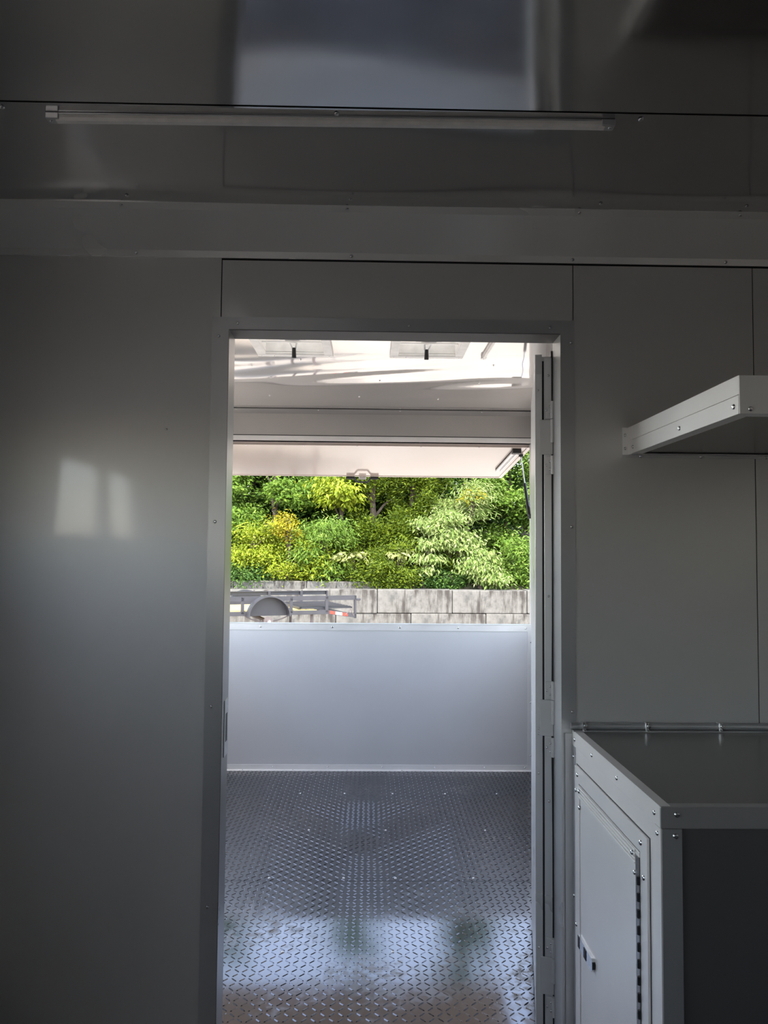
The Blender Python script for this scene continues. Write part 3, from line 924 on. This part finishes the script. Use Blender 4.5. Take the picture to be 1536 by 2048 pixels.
# ---- utility trailer parked in front of the wall
um = Matrix.Translation((-1.90, 14.5, 0)) @ Matrix.Rotation(math.radians(20), 4, 'Z')
ut = thing('utility_trailer', (-1.9, 14.5, GZ), 'grey open utility trailer with round fender, parked before the concrete wall', 'trailer')
L0, L1, L2, WD = -2.7, 1.20, 1.76, 1.85
ZR, ZB = .585, .235
for s, y in ((0, 0.0), (1, WD)):
    yy = y - .03 if s == 0 else y
    MB(um).box((L0, yy, ZR - .012), (L2 if s == 0 else L2 - .02, yy + .06, ZR), .003).box((L0, yy + (0 if s == 0 else .05), ZR - .085), (L2, yy + (.01 if s == 0 else .06), ZR), .002).build('top_rail', 'grey_paint', ut)
    MB(um).box((L0, yy, ZB), (L1, yy + .06, ZB + .075), .003).build('bottom_rail', 'grey_paint', ut)
    MB(um).add([(L1, yy, ZB), (L1, yy, ZB + .075), (L2, yy, ZB + .0), (L2, yy, ZB - .085), (L1, yy + .05, ZB), (L1, yy + .05, ZB + .075), (L2, yy + .05, ZB + .0), (L2, yy + .05, ZB - .085)],
               [(0, 1, 2, 3), (7, 6, 5, 4), (0, 4, 5, 1), (1, 5, 6, 2), (2, 6, 7, 3), (3, 7, 4, 0)]).build('tail_rail', 'grey_paint', ut)
    for x in (-2.66, -1.75, -.46, .46, 1.16):
        MB(um).box((x - .028, yy, ZB + .03), (x + .028, yy + .05, ZR - .01), .003).build('post', 'grey_paint', ut)
    MB(um).box((L2 - .04, yy, ZB - .09), (L2, yy + .05, ZR), .003).build('post', 'grey_paint', ut)
    # fender
    arc = [(.395 * math.cos(t), ZB - .01 + .385 * math.sin(t)) for t in np.linspace(0, math.pi, 25)]
    arc2 = [(.372 * math.cos(t), ZB - .01 + .362 * math.sin(t)) for t in np.linspace(math.pi, 0, 25)]
    y0, y1 = (yy - .24, yy) if s == 0 else (yy + .06, yy + .30)
    fd = MB(um)
    nn = len(arc)
    loop = arc + arc2
    fd.prism(loop, 'y', y0, y1)
    fdo = fd.build('fender', 'grey_paint', ut)
    yb = (yy - .012, yy - .004) if s == 0 else (yy + .064, yy + .072)
    MB(um).prism([(.375 * math.cos(t), ZB - .005 + .365 * math.sin(t)) for t in np.linspace(0, math.pi, 25)], 'y', *yb).build('fender_back', 'grey_paint', fdo)
    # leaf spring and bare hub
    sg = MB(um)
    ys = yy + .03
    pts = [(x, ys, ZB - .02 - .10 * (1 - (x / .40) ** 2)) for x in np.linspace(-.40, .40, 11)]
    sg.tube(pts, .012, 6)
    sg.tube([(-.40, ys, ZB - .02), (-.40, ys, ZB + .03)], .02, 6).tube([(.40, ys, ZB - .02), (.40, ys, ZB + .03)], .02, 6)
    sg.build('leaf_spring', 'rust_steel', ut)
    yh = yy - .16 if s == 0 else yy + .22
    d = 1 if s == 0 else -1
    hb = MB(um).tube([(0, yh + .10 * d, .135), (0, yh + .03 * d, .135)], .085, 16).tube([(0, yh + .03 * d, .135), (0, yh - .03 * d, .135)], [.05, .045], 14).build('wheel_hub', 'rust_steel', ut)
    MB(um).tube([(0, yh - .028 * d, .135), (0, yh - .045 * d, .135)], [.034, .028], 12).build('hub_cap', 'screw_metal', hb)
MB(um).tube([(0, -.1, .135), (0, WD + .1, .135)], .035, 10).build('axle', 'rust_steel', ut)
for x in (L0, -1.7, -.5, .5, L1 - .05):
    MB(um).box((x, .02, ZB), (x + .05, WD - .0, ZB + .05)).build('cross_member', 'grey_paint', ut)
MB(um).box((L2 - .05, .02, ZB - .08), (L2, WD, ZB - .03)).build('cross_member', 'grey_paint', ut)
for k in range(9):
    y = .04 + k * .198
    MB(um).box((L0 + .02, y, ZB + .05), (L1 - .22, y + .19, ZB + .085), .004).build('deck_plank', 'deck_wood', ut)
# ramp grating lying folded over the tail
rp = MB(um).box((L1 - .55, .06, ZB + .10), (L2 - .06, .10, ZB + .13)).box((L1 - .55, WD - .08, ZB + .10), (L2 - .06, WD - .04, ZB + .13)).box((L1 - .55, .06, ZB + .10), (L1 - .51, WD - .04, ZB + .13)).build('ramp_frame', 'grey_paint', ut)
for k in range(9):
    y = .14 + k * .19
    MB(um).box((L1 - .52, y, ZB + .108), (L2 - .06, y + .03, ZB + .138)).build('ramp_slat', 'grey_paint', rp)
for k in range(4):
    x = L1 - .40 + k * .28
    MB(um).box((x, .08, ZB + .10), (x + .02, WD - .06, ZB + .112)).build('ramp_bar', 'grey_paint', rp)
# reflective tape on the tail rail, alternating red and white
for k, (a_, b_, mt) in enumerate(((1.215, 1.33, 'red_reflector'), (1.33, 1.47, 'white_reflector'), (1.47, 1.58, 'red_reflector'))):
    dz = lambda x: -.085 * (x - L1) / (L2 - L1)
    MB(um).add([(a_, -.034, ZB + .01 + dz(a_)), (b_, -.034, ZB + .01 + dz(b_)), (b_, -.034, ZB + .068 + dz(b_)), (a_, -.034, ZB + .068 + dz(a_)),
                (a_, -.029, ZB + .01 + dz(a_)), (b_, -.029, ZB + .01 + dz(b_)), (b_, -.029, ZB + .068 + dz(b_)), (a_, -.029, ZB + .068 + dz(a_))],
               [(0, 1, 2, 3), (7, 6, 5, 4), (0, 4, 5, 1), (1, 5, 6, 2), (2, 6, 7, 3), (3, 7, 4, 0)]).build('reflector', mt, ut)
MB(um).box((L2, .0, ZR - .10), (L2 + .10, .03, ZR - .06), .008).build('latch_tab', 'grey_paint', ut)
MB(um).tube([(L2 - .22, -.035, ZB - .02), (L2 - .13, -.035, ZB + .10), (L2 - .06, -.035, ZB - .04)], .008, 6).build('safety_pin', 'rust_steel', ut)
MB(um).add([(L0, 0, ZB), (L0, .08, ZB), (L0 - 1.2, WD / 2, ZB), (L0 - 1.2, WD / 2 - .06, ZB), (L0, 0, ZB + .07), (L0, .08, ZB + .07), (L0 - 1.2, WD / 2, ZB + .07), (L0 - 1.2, WD / 2 - .06, ZB + .07)],
           [(0, 1, 2, 3), (7, 6, 5, 4), (0, 4, 5, 1), (1, 5, 6, 2), (2, 6, 7, 3), (3, 7, 4, 0)]).add(
    [(L0, WD, ZB), (L0, WD - .08, ZB), (L0 - 1.2, WD / 2, ZB), (L0 - 1.2, WD / 2 + .06, ZB), (L0, WD, ZB + .07), (L0, WD - .08, ZB + .07), (L0 - 1.2, WD / 2, ZB + .07), (L0 - 1.2, WD / 2 + .06, ZB + .07)],
    [(0, 1, 2, 3), (7, 6, 5, 4), (0, 4, 5, 1), (1, 5, 6, 2), (2, 6, 7, 3), (3, 7, 4, 0)]).build('drawbar', 'grey_paint', ut)
for x, y in ((-.9, .1), (-.9, WD - .1), (.9, .1), (.9, WD - .1)):
    MB(um).tube([(x, y, GZ), (x, y, GZ + .02)], .10, 10).tube([(x, y, GZ), (x, y, ZB + .02)], .03, 8).build('support_leg', 'rust_steel', ut)

# ------------------------------------------------------------------ trees and shrubs
def leaves_mesh(P, D, Nn, L, Wd, fold):
    """folded lozenge leaves: base, right, tip, left"""
    D /= np.linalg.norm(D, axis=1, keepdims=True)
    Sd = np.cross(D, Nn)
    Sd /= np.linalg.norm(Sd, axis=1, keepdims=True) + 1e-9
    Nn = np.cross(Sd, D)
    L, Wd = L[:, None], Wd[:, None]
    mid = P + .42 * L * D + fold * Wd * Nn
    V = np.stack([P, mid + .5 * Wd * Sd, P + L * D - .12 * L * Nn, mid - .5 * Wd * Sd], 1)
    F = (np.arange(len(P))[:, None, None] * 4 + np.array([(0, 1, 2), (0, 2, 3)])[None]).reshape(-1, 3)
    return V, F


def plant(name, x, y, zb, crown, mat, label, category, n_clump, per, leaf, rng_seed, shape='round', droop=.35, flat=.55, clump=.22, stem=True, group='trees and shrubs on the bank', aspect=.42, lobe=9, subs=None):
    """crown = (cx, cy, cz, rx, ry, rz). One thing: trunk with branches and its own leaves"""
    R = np.random.default_rng(rng_seed)
    t = thing(name, (x, y, zb), label, category, group)
    cx, cy, cz, rx, ry, rz = crown
    C = np.array([cx, cy, cz]); RR = np.array([rx, ry, rz])
    u = R.normal(size=(n_clump, 3)); u /= np.linalg.norm(u, axis=1, keepdims=True)
    rad = R.uniform(.35, 1.0, n_clump) ** .45
    if shape == 'cone':
        h = R.uniform(0, 1, n_clump) ** 1.25
        a = R.uniform(0, 2 * np.pi, n_clump)
        k = (1 - h) ** .75 * rad * (1 + .22 * R.normal(size=n_clump)) + .04
        cl = C + np.stack([rx * k * np.cos(a), ry * k * np.sin(a), rz * (2 * h - 1)], 1)
        u = np.stack([np.cos(a), np.sin(a), np.full(n_clump, .35)], 1)
    else:
        bumpy = 1 + .18 * np.sin(u[:, 0] * 5 + rng_seed) * np.sin(u[:, 2] * 6 + 2 * rng_seed)
        cl = C + u * RR * (rad * bumpy)[:, None]
    lob = np.repeat(C[None], n_clump, 0)
    if subs:
        sb = np.array(subs)[R.choice(len(subs), n_clump, p=np.array([q[2] ** 2 for q in subs]) / sum(q[2] ** 2 for q in subs))]
        lob = np.stack([sb[:, 0], np.full(n_clump, cy), sb[:, 1]], 1)
        cl = lob + u * (R.uniform(.3, 1, n_clump) ** .5)[:, None] * sb[:, 2:3] * np.array([1.0, .7, .55])
    elif n_clump >= 60 and shape != 'tier':
        # gather the clumps into boughs, so that gaps open between them
        nl = max(6, n_clump // lobe)
        pick = R.integers(0, n_clump, nl)
        own = R.integers(0, nl, n_clump)
        lr = .9 * (rx * ry * rz / nl) ** (1 / 3)
        lob = cl[pick][own]
        off = R.normal(size=(n_clump, 3))
        off /= np.linalg.norm(off, axis=1, keepdims=True)
        u0 = u[pick][own]
        cl = lob + off * (R.uniform(.2, 1, n_clump) ** .5)[:, None] * lr * np.array([1.0, 1.0, .62])
        if shape == 'cone':
            tq = R.uniform(-.9, 1.0, n_clump)[:, None]
            cl = lob + u0 * np.array([.55, .55, .75]) * tq * lr + off * .38 * lr * (1.1 - tq * .6)
            u = u0 + .5 * off
        else:
            u = off + .35 * u0
    if shape == 'tier' and not subs:
        cl[:, 2] = cz + np.round((cl[:, 2] - cz) / .34) * .34 + R.normal(size=n_clump) * .04
    cl[:, 2] = np.maximum(cl[:, 2], zb + .12)
    cs = clump * R.uniform(.6, 1.3, n_clump)
    P = np.repeat(cl, per, 0) + R.normal(size=(n_clump * per, 3)) * np.repeat(cs, per)[:, None] * np.array([1, 1, flat])
    U = np.repeat(u, per, 0)
    out = U + R.normal(size=P.shape) * .75
    if shape == 'cone':
        D = np.stack([out[:, 0], out[:, 1], .55 + .5 * R.normal(size=len(P))], 1)
    else:
        D = np.stack([out[:, 0], out[:, 1], -droop + .35 * R.normal(size=len(P))], 1)
    Nn = .75 * U + .42 * R.normal(size=P.shape) + np.array([0, -.12, .62])
    L = leaf * R.uniform(.65, 1.3, len(P))
    V, F = leaves_mesh(P, D, Nn, L, L * aspect, .16)
    tri_mesh('foliage', V, F, mat, t, kind='stuff')
    if stem:
        tb = MB()
        r0 = .035 + .022 * (rz + rx)
        top = Vector((cx, cy, cz + .45 * rz))
        base = Vector((x, y, zb - .15))
        pts = [base.lerp(top, s) + Vector((.12 * math.sin(3 * s + rng_seed) * s * (1 - s) * 4, .08 * math.cos(4 * s) * s, 0)) for s in np.linspace(0, 1, 7)]
        tb.tube(pts, [r0 * (1 - .75 * s) for s in np.linspace(0, 1, 7)], 7)
        tb = tb.build('trunk', 'bark', t)
        bb_ = MB()
        for k in range(0, n_clump, max(1, n_clump // 14)):
            q = Vector(cl[k])
            s = min(.95, max(.15, (q.z - base.z) / max(.3, top.z - base.z) * .7))
            a0 = base.lerp(top, s)
            m_ = a0.lerp(q, .5) + Vector((0, 0, .08))
            bb_.tube([a0, m_, q], [r0 * .38, r0 * .25, r0 * .08], 5)
        bb_.build('branches', 'bark', tb)
    return t


B = bank
# the shrubs and trees that can be told apart above the wall
plant('ash_tree', -3.0, 22.9, B(0, 22.9), (-2.7, 22.6, 3.0, 1.6, 1.1, 2.3), 'leaf_ash', 'mid green broadleaf tree standing behind the fender of the grey trailer', 'tree', 300, 95, .12, 1, droop=.3)
plant('ash_tree', -5.6, 23.0, B(0, 23.0), (-5.2, 22.6, 3.3, 1.7, 1.3, 2.7), 'leaf_ash', 'mid green broadleaf tree mostly behind the latch jamb of the doorway', 'tree', 240, 90, .12, 2)
plant('lime_shrub', -3.3, 21.5, B(0, 21.5), (-3.15, 21.35, 1.55, .95, .55, .7), 'leaf_lime', 'yellow-green shrub low on the bank behind the grey trailer', 'shrub', 100, 80, .10, 3)
plant('lime_shrub', -2.0, 21.2, B(0, 21.2), (-2.0, 21.1, 1.15, .75, .45, .72), 'leaf_lime', 'yellow-green shrub spilling over the wall where the low block course ends', 'shrub', 80, 70, .095, 4)
plant('bramble_shrub', -3.5, 21.0, B(0, 21.0), (-3.4, 20.95, .75, .6, .3, .3), 'leaf_dark', 'dark low shrub in the corner between wall top and doorway jamb', 'shrub', 40, 80, .09, 21)
plant('bramble_shrub', 2.2, 21.0, B(0, 21.0), (2.15, 20.98, .72, .75, .24, .32), 'leaf_dark', 'dark low shrub in the shade under the pale layered shrub', 'shrub', 44, 80, .09, 31, clump=.16)
plant('golden_shrub', -2.2, 21.2, B(0, 21.2), (-2.2, 21.0, 2.2, .26, .25, .45), 'leaf_gold', 'small golden yellow sapling in front of the mid green tree', 'shrub', 16, 60, .09, 5, clump=.14)
plant('sumac_shrub', -1.1, 21.3, B(0, 21.3), (-1.3, 21.0, 1.5, .62, .45, 1.0), 'leaf_mid', 'light green feathery shrub beside the dark cedar, above the trailer ramp', 'shrub', 85, 70, .12, 6, droop=.7, aspect=.28)
plant('lime_tree', -.9, 22.8, B(0, 22.8), (-.8, 21.6, 3.15, .60, .35, .42), 'leaf_lime', 'bright yellow-green large-leaved sapling just under the awning handle', 'tree', 30, 44, .155, 7, droop=.9, aspect=.5)
plant('cedar_tree', .05, 22.2, B(0, 22.2), (.15, 21.9, 3.3, 1.25, .9, 3.1), 'leaf_cedar', 'tall dark cedar with bright upright sprays, in the middle of the bank', 'tree', 520, 110, .10, 8, shape='cone', clump=.15, flat=1.2, aspect=.36)
plant('cedar_tree', 1.3, 22.4, B(0, 22.4), (1.35, 22.1, 3.1, 1.15, .9, 2.9), 'leaf_cedar', 'second dark cedar, right behind the pale layered shrub', 'tree', 460, 110, .10, 9, shape='cone', clump=.15, flat=1.2, aspect=.36)
plant('cedar_tree', .55, 21.2, B(0, 21.2), (.55, 21.0, .95, 1.05, .45, .75), 'leaf_cedar', 'low spreading cedar hanging over the top of the concrete wall', 'shrub', 140, 90, .09, 10, clump=.15, aspect=.34, flat=.8)
plant('vine_shrub', -.45, 21.0, B(0, 21.0), (-.45, 20.70, 1.32, .50, .14, .10), 'leaf_cream', 'cream-green vine trailing across the foot of the dark cedar', 'shrub', 10, 14, .15, 11, droop=.5, aspect=.65, clump=.09)
plant('vine_shrub', .78, 21.0, B(0, 21.0), (.8, 20.68, 1.40, .2, .12, .12), 'leaf_cream', 'small cream-green leaf sprig between cedar and pale layered shrub', 'shrub', 6, 14, .16, 12, droop=.6, aspect=.6, clump=.08)
plant('cherry_shrub', 2.2, 21.5, B(0, 21.5), (2.05, 21.1, 2.05, .95, .5, .50), 'leaf_pale', 'pale green shrub in drooping layers above the stained blocks', 'shrub', 84, 72, .125, 13, subs=[(1.75, 2.15, .36), (2.2, 2.42, .34), (2.35, 1.95, .40), (1.85, 1.72, .42), (2.55, 1.62, .46), (2.95, 1.35, .34)], droop=.85, aspect=.36, flat=.32, clump=.2)
plant('cherry_shrub', 1.5, 21.0, B(0, 21.0), (1.62, 20.75, 1.28, .34, .22, .36), 'leaf_pale', 'small pale shrub dangling in a bunch before the low cedar', 'shrub', 16, 64, .14, 22, shape='tier', droop=.95, aspect=.38, flat=.45, clump=.14)
plant('cherry_shrub', 3.0, 20.9, B(0, 20.9), (2.85, 20.72, .98, .70, .26, .40), 'leaf_pale', 'low pale shrub hanging down over the top of the stained blocks', 'shrub', 40, 70, .12, 14, subs=[(2.75, 1.12, .32), (3.15, .92, .34), (3.4, .68, .28)], droop=.95, aspect=.36, flat=.4, clump=.17)
plant('willow_shrub', 2.6, 22.4, B(0, 22.4), (2.65, 21.9, 2.80, .75, .5, .45), 'leaf_pale', 'pale narrow-leaved shrub higher up the bank under the awning corner', 'shrub', 60, 85, .13, 15, droop=.6, aspect=.24)
plant('golden_shrub', 2.9, 22.0, B(0, 22.0), (2.85, 21.4, 3.05, .22, .2, .16), 'leaf_gold', 'small golden sprig above the pale narrow-leaved shrub', 'shrub', 8, 34, .10, 16, clump=.12)
plant('maple_tree', 4.3, 23.6, B(0, 23.6), (4.2, 23.2, 3.4, 1.3, 1.1, 2.3), 'leaf_mid', 'fresh green tree behind the gas strut of the awning', 'tree', 250, 95, .12, 17)
plant('maple_tree', 3.9, 21.5, B(0, 21.5), (3.95, 21.2, 1.35, .75, .5, .85), 'leaf_mid', 'fresh green shrub at the end of the visible wall below the strut', 'shrub', 90, 80, .11, 18)
plant('maple_tree', 6.6, 22.8, B(0, 22.8), (6.6, 22.6, 3.2, 1.8, 1.4, 2.6), 'leaf_mid', 'fresh green tree hidden behind the open door', 'tree', 180, 90, .13, 19)
plant('ash_tree', -7.8, 24.0, B(0, 24), (-7.6, 23.6, 4.0, 2.2, 1.7, 3.0), 'leaf_ash', 'broadleaf tree far along the bank past the doorway jamb', 'tree', 180, 90, .13, 20)
# taller woodland behind
k = 0
for x, y, h, r, mt in ((-8.5, 27, 7.6, 2.4, 'leaf_ash'), (-4.6, 26.3, 11.9, 1.9, 'leaf_dark'), (-2.6, 26, 7.0, 2.1, 'leaf_dark'), (-.3, 25.9, 11.2, 1.1, 'leaf_dark'), (3.05, 25.6, 12.5, 1.25, 'leaf_dark'), (1.4, 27.4, 9.6, 1.9, 'leaf_dark'), (5.4, 26.5, 7.4, 2.2, 'leaf_dark'), (8.4, 26, 7.8, 2.4, 'leaf_mid'),
                        (-4.0, 24.6, 5.0, 1.9, 'leaf_dark'), (-1.4, 24.4, 5.0, 1.7, 'leaf_dark'), (.9, 24.2, 4.9, 1.6, 'leaf_dark'), (3.0, 24.4, 5.0, 1.7, 'leaf_dark')):
    zb = B(0, y)
    lab = ['wide tree at the back beyond the doorway jamb', 'dark wood tree behind the mid green broadleaf', 'tall dark wood tree deep behind the grey trailer', 'dark tall tree behind the yellow-green sapling', 'tallest dark tree behind the awning corner', 'dark wood tree behind the two cedars', 'dark wood tree behind the gas strut', 'wide wood tree behind the open door',
           'dark bushy tree behind the golden sapling', 'dark bushy tree behind the feathery shrub', 'dark bushy tree between the two cedars', 'dark bushy tree behind the narrow-leaved shrub'][k]
    plant('forest_tree', x, y, zb, (x, y, (zb + h) / 2 + .3, r, r * .8, (h - zb) / 2), mt, lab, 'tree', 220, 80, .17, 40 + k, clump=.36)
    k += 1
